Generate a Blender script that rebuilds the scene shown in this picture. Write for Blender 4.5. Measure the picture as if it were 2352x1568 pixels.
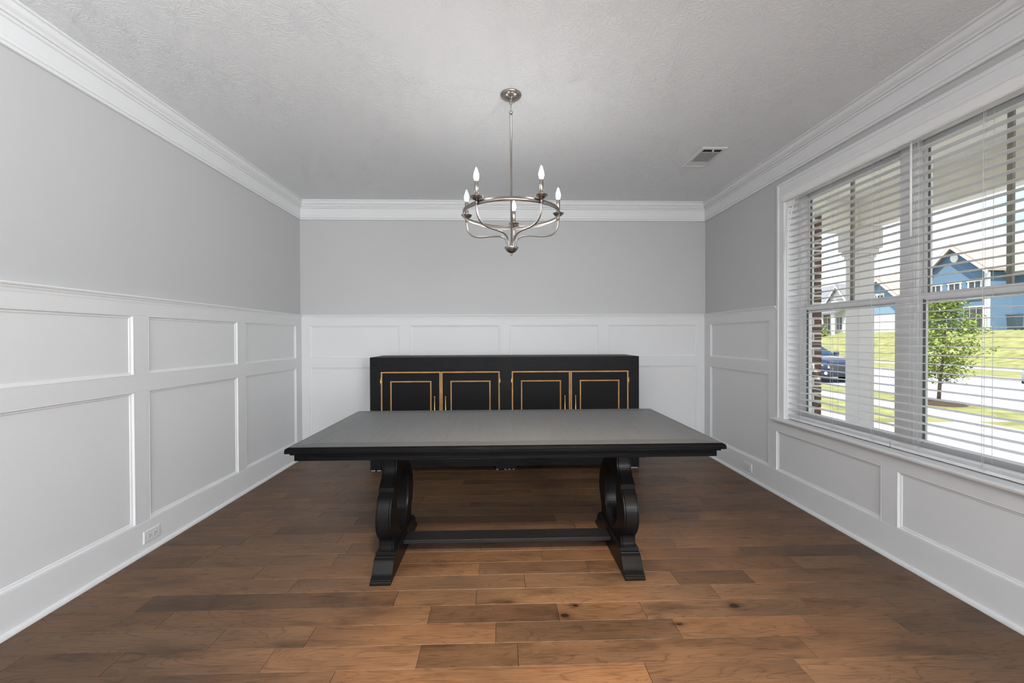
import bpy, bmesh, math, random
from mathutils import Vector, Matrix
random.seed(7)
scene = bpy.context.scene
for o in list(bpy.data.objects):
    bpy.data.objects.remove(o)
COL = scene.collection

# ------------------------------------------------------------------ camera
FPX, YAW, PITCH, ROLL, CAMZ = 945.0, 0.02793, -0.00889, -0.00391, 1.27034
cam = bpy.data.cameras.new('camera'); camo = bpy.data.objects.new('camera', cam); COL.objects.link(camo)
cam.sensor_width = 36.0; cam.lens = FPX * 36.0 / 2352.0; cam.clip_start = 0.05; cam.clip_end = 500
fw = Vector((math.sin(YAW)*math.cos(PITCH), math.cos(YAW)*math.cos(PITCH), math.sin(PITCH)))
rt = Vector((math.cos(YAW), -math.sin(YAW), 0)); up = rt.cross(fw)
r2 = rt*math.cos(ROLL) + up*math.sin(ROLL); u2 = -rt*math.sin(ROLL) + up*math.cos(ROLL)
m = Matrix.Identity(4)
for i in range(3):
    m[i][0] = r2[i]; m[i][1] = u2[i]; m[i][2] = -fw[i]
m[2][3] = CAMZ
camo.matrix_world = m
scene.camera = camo

# ------------------------------------------------------------------ colour management
scene.view_settings.view_transform = 'Standard'
scene.view_settings.look = 'None'
scene.view_settings.exposure = 0.33
scene.view_settings.gamma = 1.0
scene.view_settings.use_curve_mapping = False

# ------------------------------------------------------------------ sky
world = bpy.data.worlds.new('sky'); scene.world = world; world.use_nodes = True
nt = world.node_tree; nt.nodes.clear()
wo = nt.nodes.new('ShaderNodeOutputWorld'); bg = nt.nodes.new('ShaderNodeBackground')
sky = nt.nodes.new('ShaderNodeTexSky'); sky.sky_type = 'NISHITA'; sky.sun_disc = False
sky.sun_elevation = math.radians(58); sky.sun_rotation = math.radians(205); sky.dust_density = 1.2
hsv = nt.nodes.new('ShaderNodeVectorMath'); hsv.operation = 'SCALE'; hsv.inputs['Scale'].default_value = 0.17
tc = nt.nodes.new('ShaderNodeTexCoord')
mp = nt.nodes.new('ShaderNodeMapping'); mp.inputs['Scale'].default_value = (1.0, 1.0, 3.2)
ns = nt.nodes.new('ShaderNodeTexNoise'); ns.inputs['Scale'].default_value = 3.4; ns.inputs['Detail'].default_value = 7
rp = nt.nodes.new('ShaderNodeValToRGB'); rp.color_ramp.elements[0].position = .42; rp.color_ramp.elements[1].position = .62
mx = nt.nodes.new('ShaderNodeMix'); mx.data_type = 'RGBA'; mx.inputs['B'].default_value = (.98, .99, 1.0, 1)
nt.links.new(tc.outputs['Generated'], mp.inputs['Vector']); nt.links.new(mp.outputs[0], ns.inputs['Vector'])
nt.links.new(ns.outputs['Fac'], rp.inputs[0]); nt.links.new(rp.outputs[0], mx.inputs['Factor'])
nt.links.new(sky.outputs[0], hsv.inputs[0]); nt.links.new(hsv.outputs[0], mx.inputs['A'])
nt.links.new(mx.outputs['Result'], bg.inputs['Color']); nt.links.new(bg.outputs[0], wo.inputs[0])
bg.inputs['Strength'].default_value = 1.45

# ------------------------------------------------------------------ sun and large lights
XR_ = 2.248
def light(name, kind, loc, energy, color=(1, 1, 1), **kw):
    l = bpy.data.lights.new(name, kind); l.energy = energy; l.color = color
    for k, v in kw.items(): setattr(l, k, v)
    o = bpy.data.objects.new(name, l); COL.objects.link(o); o.location = loc
    return o
def aim(o, target):
    d = Vector(target) - o.location
    o.rotation_euler = d.to_track_quat('-Z', 'Y').to_euler()
SUN = light('sun', 'SUN', (0, 0, 20), 5.4, (1.0, .96, .90), angle=math.radians(.55))
SUN.rotation_euler = Vector((.42, .52, -1.1)).to_track_quat('-Z', 'Y').to_euler()
# added area light standing in for daylight from the unseen hall
HALL = light('hall_fill', 'AREA', (0.35, -6.05, 1.45), 130, (.955, .975, 1.0), shape='RECTANGLE', size=3.2, size_y=2.2)
aim(HALL, (-0.35, 3.0, 1.5))
# side area light added behind the camera to brighten the left wall
SIDE_FILL = light('side_fill', 'AREA', (XR_-.03, -2.5, 1.5), 40, (.965, .98, 1.0), shape='RECTANGLE', size=1.7, size_y=1.7, spread=math.radians(95))
aim(SIDE_FILL, (-1.9, 4.4, 1.3))
# warm spot added overhead for the glow on the foreground floor
FLOOR_SPOT = light('floor_glow_spot', 'SPOT', (0.25, -0.35, 2.70), 840, (1.0, .81, .60), spot_size=math.radians(56), spot_blend=1.0, shadow_soft_size=.09)
aim(FLOOR_SPOT, (0.25, 1.45, 0))
# unseen spot added to bounce off the ceiling and lift the room
CEIL_SPOT = light('ceiling_bounce_fill', 'SPOT', (0.25, -1.75, 1.55), 900, (.955, .975, 1.0), spot_size=math.radians(150), spot_blend=1.0, shadow_soft_size=.12)
aim(CEIL_SPOT, (-0.55, -1.6, 2.74))

# ================================================================== helpers
XL, XR, YB, ZC = -2.1335, 2.248, 4.4576, 2.74
YR = -6.2                      # far end of the hall behind the camera

class MB:
    def __init__(s): s.v = []; s.f = []; s.sm = []
    def add(s, verts, faces, smooth=False):
        n = len(s.v); s.v += [tuple(p) for p in verts]; s.f += [tuple(i+n for i in f) for f in faces]; s.sm += [smooth]*len(faces)
        return s
    def box(s, x0, x1, y0, y1, z0, z1, b=0.0):
        if x0 > x1: x0, x1 = x1, x0
        if y0 > y1: y0, y1 = y1, y0
        if z0 > z1: z0, z1 = z1, z0
        if b <= 0:
            return s.add([(x0,y0,z0),(x1,y0,z0),(x1,y1,z0),(x0,y1,z0),(x0,y0,z1),(x1,y0,z1),(x1,y1,z1),(x0,y1,z1)],
                     [(0,3,2,1),(4,5,6,7),(0,1,5,4),(1,2,6,5),(2,3,7,6),(3,0,4,7)])
        bm = bmesh.new(); bmesh.ops.create_cube(bm, size=1)
        for v in bm.verts: v.co = ((x0+x1)/2+v.co.x*(x1-x0), (y0+y1)/2+v.co.y*(y1-y0), (z0+z1)/2+v.co.z*(z1-z0))
        bmesh.ops.bevel(bm, geom=bm.edges[:], offset=min(b, .45*min(x1-x0, y1-y0, z1-z0)), segments=2, affect='EDGES', profile=.5)
        bm.verts.index_update()
        s.add([v.co[:] for v in bm.verts], [[v.index for v in f.verts] for f in bm.faces]); bm.free(); return s
    def loops(s, L, closed=True, cap=True, smooth=False, ring=False):
        """connect successive vertex loops"""
        n = len(L[0]); verts = [p for l in L for p in l]; faces = []
        K = len(L) if ring else len(L)-1
        for i in range(K):
            a = i*n; b = ((i+1) % len(L))*n
            for j in range(n if closed else n-1):
                k = (j+1) % n
                faces.append((a+j, a+k, b+k, b+j))
        s.add(verts, faces, smooth)
        if cap and not ring:
            N = len(s.v)-len(verts)
            s.f.append(tuple(N+j for j in reversed(range(n)))); s.f.append(tuple(N+(len(L)-1)*n+j for j in range(n))); s.sm += [False, False]
        return s
    def tube(s, pts, r, n=8, cap=True):
        pts = [Vector(p) for p in pts]; L = []; rr = r if isinstance(r, (list, tuple)) else [r]*len(pts)
        ref = None
        for i, p in enumerate(pts):
            t = (pts[min(i+1, len(pts)-1)] - pts[max(i-1, 0)]).normalized()
            if ref is None:
                ref = Vector((0, 0, 1)) if abs(t.z) < .9 else Vector((1, 0, 0))
            a = (ref - t*ref.dot(t)).normalized(); ref = a; b = t.cross(a)
            L.append([p + (a*math.cos(2*math.pi*j/n)+b*math.sin(2*math.pi*j/n))*rr[i] for j in range(n)])
        return s.loops(L, cap=cap, smooth=True)
    def lathe(s, c, prof, n=24, cap=False):
        L = [[(c[0]+r*math.cos(2*math.pi*j/n), c[1]+r*math.sin(2*math.pi*j/n), c[2]+z) for j in range(n)] for r, z in prof]
        return s.loops(L, cap=cap, smooth=True)
    def prism(s, poly, axis, a, b):
        def P(q, t):
            return {'x': (t, q[0], q[1]), 'y': (q[0], t, q[1]), 'z': (q[0], q[1], t)}[axis]
        return s.loops([[P(q, a) for q in poly], [P(q, b) for q in poly]])
    def build(s, name, mat, parent=None, bevel=0.0):
        o_ = ORG.get(parent, (0, 0, 0)) if parent is not None else (0, 0, 0)
        me = bpy.data.meshes.new(name)
        me.from_pydata([(x-o_[0], y-o_[1], z-o_[2]) for x, y, z in s.v], [], s.f)
        for p, sm in zip(me.polygons, s.sm): p.use_smooth = sm
        bm = bmesh.new(); bm.from_mesh(me); bmesh.ops.recalc_face_normals(bm, faces=bm.faces[:]); bm.to_mesh(me); bm.free()
        me.materials.append(mat)
        o = bpy.data.objects.new(name, me); COL.objects.link(o)
        if parent is not None:
            o.parent = parent; ORG[o] = o_
        if bevel > 0:
            md = o.modifiers.new('bevel', 'BEVEL'); md.width = bevel; md.segments = 2; md.limit_method = 'ANGLE'; md.angle_limit = math.radians(40)
        return o
ORG = {}
def tag(o, label, cat=None, group=None, kind=None):
    o['label'] = label
    if cat: o['category'] = cat
    if group: o['group'] = group
    if kind: o['kind'] = kind
    return o
def thing(name, loc, label, cat, group=None, kind=None):
    o = bpy.data.objects.new(name, None); COL.objects.link(o); o.location = loc; o.empty_display_size = .1
    ORG[o] = tuple(loc)
    return tag(o, label, cat, group, kind)
def box(name, mat, parent, *a, b=0.0):
    return MB().box(*a, b=b).build(name, mat, parent)
def clone(o, parent, loc=None):
    c = o.copy(); COL.objects.link(c); c.parent = parent
    if parent is not None: ORG[c] = ORG.get(parent)
    if loc is not None: c.location = loc
    return c

# ================================================================== materials
def mat(name, col, rough=.5, metal=0.0, spec=.5, bump=0.0, bscale=40.0, var=0.0, vscale=6.0, stretch=(1, 1, 1), coat=0.0, coord='Object'):
    M = bpy.data.materials.new(name); M.use_nodes = True
    n = M.node_tree.nodes; l = M.node_tree.links; p = n['Principled BSDF']
    p.inputs['Base Color'].default_value = (*col, 1); p.inputs['Roughness'].default_value = rough
    p.inputs['Metallic'].default_value = metal; p.inputs['Specular IOR Level'].default_value = spec
    p.inputs['Coat Weight'].default_value = coat
    t = n.new('ShaderNodeTexCoord'); mp = n.new('ShaderNodeMapping'); mp.inputs['Scale'].default_value = stretch
    l.new(t.outputs[coord], mp.inputs[0])
    if var > 0:
        z = n.new('ShaderNodeTexNoise'); z.inputs['Scale'].default_value = vscale; z.inputs['Detail'].default_value = 5
        l.new(mp.outputs[0], z.inputs['Vector'])
        r = n.new('ShaderNodeValToRGB'); r.color_ramp.elements[0].position = .3; r.color_ramp.elements[1].position = .7
        r.color_ramp.elements[0].color = (*[c*(1-var) for c in col], 1); r.color_ramp.elements[1].color = (*[min(1, c*(1+var)) for c in col], 1)
        l.new(z.outputs['Fac'], r.inputs[0]); l.new(r.outputs[0], p.inputs['Base Color'])
    if bump > 0:
        z = n.new('ShaderNodeTexNoise'); z.inputs['Scale'].default_value = bscale; z.inputs['Detail'].default_value = 6
        l.new(mp.outputs[0], z.inputs['Vector'])
        b = n.new('ShaderNodeBump'); b.inputs['Strength'].default_value = bump; b.inputs['Distance'].default_value = .01
        l.new(z.outputs['Fac'], b.inputs['Height']); l.new(b.outputs[0], p.inputs['Normal'])
    return M
def emit(name, col, s):
    M = bpy.data.materials.new(name); M.use_nodes = True
    p = M.node_tree.nodes['Principled BSDF']; p.inputs['Base Color'].default_value = (*col, 1)
    p.inputs['Emission Color'].default_value = (*col, 1); p.inputs['Emission Strength'].default_value = s
    return M
def mat_ceiling():
    M = mat('ceiling_paint', (.80, .816, .828), rough=.9, spec=.2)
    n = M.node_tree.nodes; l = M.node_tree.links; p = n['Principled BSDF']
    t = n.new('ShaderNodeTexCoord')
    def stomp(scale, seed):
        mp = n.new('ShaderNodeMapping'); mp.inputs['Location'].default_value = (seed, seed*.7, 0); mp.inputs['Scale'].default_value = (scale, scale, 0)
        l.new(t.outputs['Object'], mp.inputs[0])
        vo = n.new('ShaderNodeTexVoronoi'); vo.inputs['Scale'].default_value = 1.0; l.new(mp.outputs[0], vo.inputs['Vector'])
        d = n.new('ShaderNodeVectorMath'); d.operation = 'SUBTRACT'; l.new(mp.outputs[0], d.inputs[0]); l.new(vo.outputs['Position'], d.inputs[1])
        sp = n.new('ShaderNodeSeparateXYZ'); l.new(d.outputs[0], sp.inputs[0])
        at = n.new('ShaderNodeMath'); at.operation = 'ARCTAN2'; l.new(sp.outputs['Y'], at.inputs[0]); l.new(sp.outputs['X'], at.inputs[1])
        a2 = n.new('ShaderNodeMath'); a2.operation = 'MULTIPLY'; a2.inputs[1].default_value = 3.2; l.new(at.outputs[0], a2.inputs[0])
        r2_ = n.new('ShaderNodeMath'); r2_.operation = 'MULTIPLY'; r2_.inputs[1].default_value = 3.0; l.new(vo.outputs['Distance'], r2_.inputs[0])
        cb = n.new('ShaderNodeCombineXYZ'); l.new(a2.outputs[0], cb.inputs[0]); l.new(r2_.outputs[0], cb.inputs[1]); l.new(vo.outputs['Color'], cb.inputs[2])
        z = n.new('ShaderNodeTexNoise'); z.inputs['Scale'].default_value = 2.4; z.inputs['Detail'].default_value = 3; z.inputs['Distortion'].default_value = .5
        l.new(cb.outputs[0], z.inputs['Vector'])
        q = n.new('ShaderNodeMapRange'); q.inputs['From Min'].default_value = .50; q.inputs['From Max'].default_value = .60; l.new(z.outputs['Fac'], q.inputs['Value'])
        return q.outputs[0]
    mxm = n.new('ShaderNodeMath'); mxm.operation = 'MAXIMUM'; l.new(stomp(4.2, 1.3), mxm.inputs[0]); l.new(stomp(5.6, 7.9), mxm.inputs[1])
    g = n.new('ShaderNodeTexNoise'); g.inputs['Scale'].default_value = 1.6; g.inputs['Detail'].default_value = 3
    l.new(t.outputs['Object'], g.inputs['Vector'])
    gm = n.new('ShaderNodeMapRange'); gm.inputs['From Min'].default_value = .38; gm.inputs['From Max'].default_value = .62; gm.inputs['To Min'].default_value = .25; l.new(g.outputs['Fac'], gm.inputs['Value'])
    mm = n.new('ShaderNodeMath'); mm.operation = 'MULTIPLY'; l.new(mxm.outputs[0], mm.inputs[0]); l.new(gm.outputs[0], mm.inputs[1])
    b = n.new('ShaderNodeBump'); b.inputs['Strength'].default_value = .6; b.inputs['Distance'].default_value = .003
    l.new(mm.outputs[0], b.inputs['Height']); l.new(b.outputs[0], p.inputs['Normal'])
    return M
KNOTS = [(1.098, 1.903, .020, .013), (.288, 1.864, .016, .010), (.351, 1.932, .012, .008), (.786, 1.790, .014, .006)]      # dark knots seen in the boards
def mat_floor():
    M = bpy.data.materials.new('hickory_plank'); M.use_nodes = True
    n = M.node_tree.nodes; l = M.node_tree.links; p = n['Principled BSDF']
    N = lambda t: n.new('ShaderNode'+t)
    g = N('NewGeometry'); oi = N('ObjectInfo')
    off = N('VectorMath'); off.operation = 'SCALE'; off.inputs[0].default_value = (37, 53, 11); l.new(oi.outputs['Random'], off.inputs['Scale'])
    ad = N('VectorMath'); ad.operation = 'ADD'; l.new(g.outputs['Position'], ad.inputs[0]); l.new(off.outputs[0], ad.inputs[1])
    def noise(scale, st, det=6, rough=.55, dist=0.0):
        mpn = N('Mapping'); mpn.inputs['Scale'].default_value = st; l.new(ad.outputs[0], mpn.inputs[0])
        z = N('TexNoise'); z.inputs['Scale'].default_value = scale; z.inputs['Detail'].default_value = det; z.inputs['Roughness'].default_value = rough; z.inputs['Distortion'].default_value = dist
        l.new(mpn.outputs[0], z.inputs['Vector']); return z.outputs['Fac']
    def math_(op, a, b=None):
        z = N('Math'); z.operation = op
        for i, q in enumerate((a, b)):
            if q is None: continue
            if isinstance(q, (int, float)): z.inputs[i].default_value = q
            else: l.new(q, z.inputs[i])
        return z.outputs[0]
    def ramp(f, stops):
        r = N('ValToRGB'); cr = r.color_ramp
        while len(cr.elements) < len(stops): cr.elements.new(.5)
        for e, (pos, c) in zip(cr.elements, stops): e.position = pos; e.color = (*c, 1)
        l.new(f, r.inputs[0]); return r.outputs[0]
    def mul(a, b, fac=1.0):
        z = N('Mix'); z.data_type = 'RGBA'; z.blend_type = 'MULTIPLY'; z.inputs['Factor'].default_value = fac
        l.new(a, z.inputs['A']); l.new(b, z.inputs['B']); return z.outputs['Result']
    tone = noise(1.6, (1.0, 3.0, 1), 4)
    base = ramp(tone, [(.25, (.092, .055, .032)), (.5, (.145, .083, .046)), (.75, (.195, .109, .058))])
    cath = noise(1.25, (1.0, 7.0, 1), 2, .5, .6)                       # cathedral figure
    ring = math_('ABSOLUTE', math_('SINE', math_('MULTIPLY', cath, 62.0)))
    ring = ramp(ring, [(0.0, (.38, .34, .32)), (.16, (.72, .69, .67)), (.42, (1, 1, 1))])
    fine = ramp(noise(9.0, (1.0, 26.0, 1), 7, .7), [(.33, (.38, .34, .32)), (.47, (.95, .94, .93)), (.72, (1.12, 1.1, 1.07))])
    stain = ramp(noise(2.3, (1.0, 2.6, 1), 5, .6), [(.30, (.46, .44, .43)), (.46, (1, 1, 1))])
    col = mul(base, ring, .62); col = mul(col, fine, .85); col = mul(col, stain, .8); col = mul(col, oi.outputs['Color'], 1.0)
    # knots
    mpk = N('Mapping'); mpk.inputs['Scale'].default_value = (1.0, 2.2, 1); l.new(ad.outputs[0], mpk.inputs[0])
    vo = N('TexVoronoi'); vo.inputs['Scale'].default_value = 1.15; l.new(mpk.outputs[0], vo.inputs['Vector'])
    kn = ramp(vo.outputs['Distance'], [(.015, (.16, .13, .11)), (.05, (.75, .72, .7)), (.12, (1, 1, 1))])
    col = mul(col, kn, 1.0)
    for kx, ky, ka, kb in KNOTS:
        d = N('VectorMath'); d.operation = 'SUBTRACT'; d.inputs[1].default_value = (kx, ky, 0); l.new(g.outputs['Position'], d.inputs[0])
        q = N('VectorMath'); q.operation = 'MULTIPLY'; q.inputs[1].default_value = (1/ka, 1/kb, 0); l.new(d.outputs[0], q.inputs[0])
        ln = N('VectorMath'); ln.operation = 'LENGTH'; l.new(q.outputs[0], ln.inputs[0])
        dist = math_('MULTIPLY', math_('ADD', ln.outputs['Value'], math_('MULTIPLY', math_('SUBTRACT', noise(14.0, (1, 1, 1), 3), .5), 1.2)), .2)
        col = mul(col, ramp(dist, [(.16, (.13, .11, .10)), (.26, (.62, .58, .55)), (.75, (1, 1, 1))]), 1.0)
    l.new(col, p.inputs['Base Color'])
    rgh = N('MapRange'); rgh.inputs['To Min'].default_value = .42; rgh.inputs['To Max'].default_value = .56; l.new(tone, rgh.inputs['Value']); l.new(rgh.outputs[0], p.inputs['Roughness'])
    p.inputs['Specular IOR Level'].default_value = .36
    b = N('Bump'); b.inputs['Strength'].default_value = .18; b.inputs['Distance'].default_value = .004
    l.new(math_('ADD', noise(9.0, (1.0, 26.0, 1), 4), noise(3.0, (1, 3, 1), 2)), b.inputs['Height']); l.new(b.outputs[0], p.inputs['Normal'])
    return M
def mat_blackwood(name, col, rough, axis, spec=.5, bump=.25, var=.35):
    st = {'x': (1.2, 28, 28), 'y': (28, 1.2, 28), 'z': (28, 28, 1.2)}[axis]
    return mat(name, col, rough=rough, spec=spec, bump=bump, bscale=5.0, var=var, vscale=4.0, stretch=st)
def mat_glass():
    M = bpy.data.materials.new('window_glass'); M.use_nodes = True
    n = M.node_tree.nodes; l = M.node_tree.links; n.remove(n['Principled BSDF'])
    t = n.new('ShaderNodeBsdfTransparent'); t.inputs[0].default_value = (.97, .985, .98, 1)
    g = n.new('ShaderNodeBsdfGlossy'); g.inputs['Roughness'].default_value = .02
    lw = n.new('ShaderNodeLayerWeight'); lw.inputs['Blend'].default_value = .5
    pw = n.new('ShaderNodeMath'); pw.operation = 'POWER'; pw.inputs[1].default_value = 4.0; l.new(lw.outputs['Facing'], pw.inputs[0])
    fr = n.new('ShaderNodeMapRange'); fr.inputs['To Min'].default_value = .02; fr.inputs['To Max'].default_value = .45; l.new(pw.outputs[0], fr.inputs['Value'])
    mx = n.new('ShaderNodeMixShader'); l.new(fr.outputs[0], mx.inputs[0]); l.new(t.outputs[0], mx.inputs[1]); l.new(g.outputs[0], mx.inputs[2])
    l.new(mx.outputs[0], n['Material Output'].inputs[0]); return M
def mat_siding(name, col, pitch=.15):
    M = mat(name, col, rough=.7, spec=.2)
    n = M.node_tree.nodes; l = M.node_tree.links; p = n['Principled BSDF']
    g = n.new('ShaderNodeNewGeometry'); s = n.new('ShaderNodeSeparateXYZ'); l.new(g.outputs['Position'], s.inputs[0])
    d = n.new('ShaderNodeMath'); d.operation = 'DIVIDE'; d.inputs[1].default_value = pitch; l.new(s.outputs['Z'], d.inputs[0])
    f = n.new('ShaderNodeMath'); f.operation = 'FRACT'; l.new(d.outputs[0], f.inputs[0])
    b = n.new('ShaderNodeBump'); b.inputs['Strength'].default_value = 1.0; b.inputs['Distance'].default_value = .06; b.invert = True
    l.new(f.outputs[0], b.inputs['Height']); l.new(b.outputs[0], p.inputs['Normal'])
    return M

WALL = mat('wall_paint_grey', (.53, .532, .535), rough=.85, spec=.25, bump=.03, bscale=220)
WHITE = mat('trim_paint_white', (.745, .752, .758), rough=.45, spec=.35)
PANEL = mat('panel_paint_white', (.70, .705, .71), rough=.6, spec=.3)
CEIL = mat_ceiling()
FLOOR = mat_floor()
SUB = mat('subfloor_dark', (.03, .02, .015), rough=.9)
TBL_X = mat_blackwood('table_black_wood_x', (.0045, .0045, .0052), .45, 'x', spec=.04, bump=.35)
TBL_Y = mat_blackwood('table_top_sheen_y', (.125, .125, .126), .42, 'y', spec=.8, bump=.06, var=.13)  # wall reflection on the black top put into a grey base
TBL_BX = mat_blackwood('table_border_sheen_x', (.088, .088, .089), .42, 'x', spec=.7, bump=.08, var=.2)  # border of the black top lightened likewise, sheen in the colour
TBL_BS = mat_blackwood('table_stretcher_black', (.010, .010, .011), .45, 'x', spec=.25, bump=.15)
TBL_S = mat('table_black_satin', (.0060, .0060, .0065), rough=.30, spec=.13, bump=.05, bscale=30)
SIDE_M = mat_blackwood('sideboard_black', (.0100, .0100, .011), .5, 'x', spec=.12, bump=.12)
SIDE_P = mat('sideboard_panel_black', (.0085, .0085, .0095), rough=.5, spec=.10, bump=.1, bscale=260)
GOLD = mat('gold_wood_trim', (.50, .27, .105), rough=.38, spec=.5, var=.2, vscale=9)
BRASS = mat('brass', (.72, .52, .20), rough=.28, metal=1.0)
NICKEL = mat('brushed_nickel', (.36, .325, .295), rough=.28, metal=1.0, bump=.04, bscale=90, stretch=(1, 1, 14))
PLASTIC = mat('white_plastic', (.72, .72, .72), rough=.35)
SLAT = mat('blind_white', (.80, .80, .80), rough=.45, spec=.3)
CORD = mat('cord_white', (.72, .72, .70), rough=.8)
VINYL = mat('vinyl_white', (.76, .76, .76), rough=.4)
GLASS = mat_glass()
MUNT = mat('muntin_backlit', (.26, .25, .20), rough=.5)  # backlit darkness of the bars put into their colour
GASK = mat('gasket_grey', (.10, .10, .09), rough=.7)
DARK = mat('dark_slot', (.02, .02, .02), rough=.8)
BULB = emit('bulb_glow', (1.0, .985, .965), 104.0)
PORCH = mat('porch_paint_cream', (.92, .885, .79), rough=.7, var=.05)
COLP = mat('column_paint', (.68, .63, .585), rough=.6)
BRICKM = mat('brick_brown', (.17, .085, .058), rough=.9, var=.45, vscale=9, bump=.4, bscale=60)
MORTAR = mat('mortar_pale', (.76, .74, .69), rough=.95, bump=.3, bscale=80)
GRASS = mat('grass', (.285, .285, .12), rough=.95, spec=.1, var=.3, vscale=2.2, bump=.5, bscale=30)
CONC = mat('concrete_pale', (.47, .445, .42), rough=.9, spec=.2, var=.08, vscale=1.5)
ASPH = mat('street_pale_asphalt', (.385, .385, .41), rough=.95, spec=.15, var=.08, vscale=1.0)
MULCH = mat('mulch', (.07, .045, .03), rough=1, bump=.6, bscale=40)
BARK = mat('bark', (.16, .12, .09), rough=.95, bump=.4, bscale=50)
LEAF = mat('leaf_green', (.26, .33, .06), rough=.6, var=.45, vscale=7)
SHRUB = mat('shrub_green', (.16, .22, .05), rough=.7, var=.4, vscale=6)
BLUE = mat_siding('siding_blue', (.115, .19, .275))
BLUE2 = mat_siding('siding_pale_blue', (.20, .30, .38))
TAUPE = mat_siding('siding_taupe', (.33, .31, .27))
SHINGLE = mat('shingle_tan', (.44, .36, .30), rough=.95, var=.15, vscale=9, stretch=(.4, 1, 3))
SHINGLE2 = mat('shingle_grey', (.24, .24, .26), rough=.95, var=.2, vscale=9, stretch=(.4, 1, 3))
HWHITE = mat('house_trim_white', (.72, .72, .72), rough=.6)
HGLASS = mat('house_window_dark', (.05, .06, .07), rough=.12, spec=.6)
CARB = mat('car_paint_navy', (.010, .022, .055), rough=.18, spec=.6, coat=.8)
CARS = mat('car_paint_silver', (.52, .54, .56), rough=.25, spec=.6, coat=.6, metal=.3)
CARG = mat('car_glass', (.03, .06, .10), rough=.05, spec=.8)
CHROME = mat('chrome', (.8, .8, .8), rough=.12, metal=1.0)
RUBBER = mat('tyre_rubber', (.015, .015, .015), rough=.9)
LAMPG = mat('headlamp_glass', (.75, .77, .8), rough=.1, spec=.8)

# ================================================================== room shell
def W(wall, u, v, n):
    """wall coordinates: u along, v up, n out of the wall into the room"""
    return {'left': (XL+n, u, v), 'right': (XR-n, u, v), 'back': (u, YB-n, v), 'rear': (u, YR+n, v)}[wall]
def wbox(mb, wall, u0, u1, v0, v1, n0, n1, b=0.0):
    p = W(wall, u0, v0, n0); q = W(wall, u1, v1, n1)
    return mb.box(p[0], q[0], p[1], q[1], p[2], q[2], b)
def run(wall, u0, u1, prof, m0=0, m1=0):
    """sweep profile [(n,v)] along the wall; m0/m1 = mitre at each end (1 inside corner)"""
    mb = MB()
    mb.loops([[W(wall, u0+m0*n, v, n) for n, v in prof], [W(wall, u1-m1*n, v, n) for n, v in prof]])
    return mb
def frame(mb, wall, u0, u1, v0, v1, prof):
    """mitred panel moulding inside the rectangle; prof [(inset, n)]"""
    L = [[W(wall, u0+d, v0+d, n), W(wall, u1-d, v0+d, n), W(wall, u1-d, v1-d, n), W(wall, u0+d, v1-d, n)] for d, n in prof]
    return mb.loops(L, cap=False)

# floor
sub = box('floor', SUB, None, XL-.1, XR+.25, YR-.1, YB+.1, -.12, -.0135)
tag(sub, 'dark hickory plank floor of the dining room', 'floor', kind='structure')
PITCHR, ROW0 = .1238, 1.705
known = [(1.524,1.15),(1.538,.555),(1.559,-.636),(1.646,1.252),(1.651,-.332),(1.652,.065),(1.658,-1.522),(1.673,-.927),(1.769,.766),(1.779,-.817),
 (1.789,-1.206),(1.79,-2.009),(1.899,.66),(1.902,.261),(1.906,-1.522),(1.906,-.332),(2.009,1.067),(2.027,-1.711),(2.028,-.125),(2.033,-.517),(2.136,1.311),
 (2.144,.917),(2.148,.121),(2.155,-1.071),(2.253,.478),(2.256,1.658),(2.263,-.121),(2.284,-1.32),(2.388,1.426),(2.504,1.846),(2.511,1.064),(2.524,-1.713),
 (2.762,-1.48),(2.78,.499),(2.878,1.972),(2.889,.384),(2.896,-1.6),(3.0,1.471),(3.01,.686),(3.018,-1.301),(3.504,-1.323),(3.524,-.534),(3.622,-.329)]
rows = {}
for y, x in known: rows.setdefault(math.floor((y-ROW0)/PITCHR), []).append(x)
tones = [((1.65, -.15), (.62, .60, .58)), ((1.77, .5), (.66, .66, .66)), ((1.9, -.2), (.60, .58, .57)), ((2.15, 1.1), (.62, .62, .64)), ((1.65, -.6), (1.05, 1, .95)),
         ((1.9, .45), (1.12, 1.06, .95)), ((1.53, .0), (1.1, 1.02, .92)), ((2.28, 1.0), (.85, .82, .8)), ((2.4, 1.7), (.72, .72, .73)), ((2.9, .2), (.66, .65, .66)), ((2.03, -.8), (.68, .68, .68))]
rnd = random.Random(11)
FY0 = -0.9
kmin, kmax = math.floor((FY0-ROW0)/PITCHR), math.ceil((YB-ROW0)/PITCHR)
PL = []
for k in range(kmin, kmax):
    y0 = ROW0 + k*PITCHR; y1 = y0 + PITCHR
    y0 = max(y0, FY0); y1 = min(y1, YB)
    if y1-y0 < .02: continue
    lens = [.397, .595, .794, 1.19, 1.19, 1.19] if k > -6 else [1.19, 1.19, 1.6]
    js = sorted(rows.get(k, []))
    if not js: js = [rnd.uniform(-1.2, 1.2)]
    full = [js[0]]
    for j in js[1:]:
        while j - full[-1] > 1.5: full.append(full[-1] + rnd.choice([.595, .794, 1.19]) if j-full[-1] > 1.9 else full[-1]+(j-full[-1])*.5)
        full.append(j)
    while full[0] > XL + .15: full.insert(0, full[0]-rnd.choice(lens))
    while full[-1] < XR - .15: full.append(full[-1]+rnd.choice(lens))
    full[0] = XL if full[0] < XL + .15 else full[0]; full[-1] = XR
    full = [x for x in full if XL <= x <= XR]
    for a, b in zip(full, full[1:]):
        PL.append((a, b, y0, y1))
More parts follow.
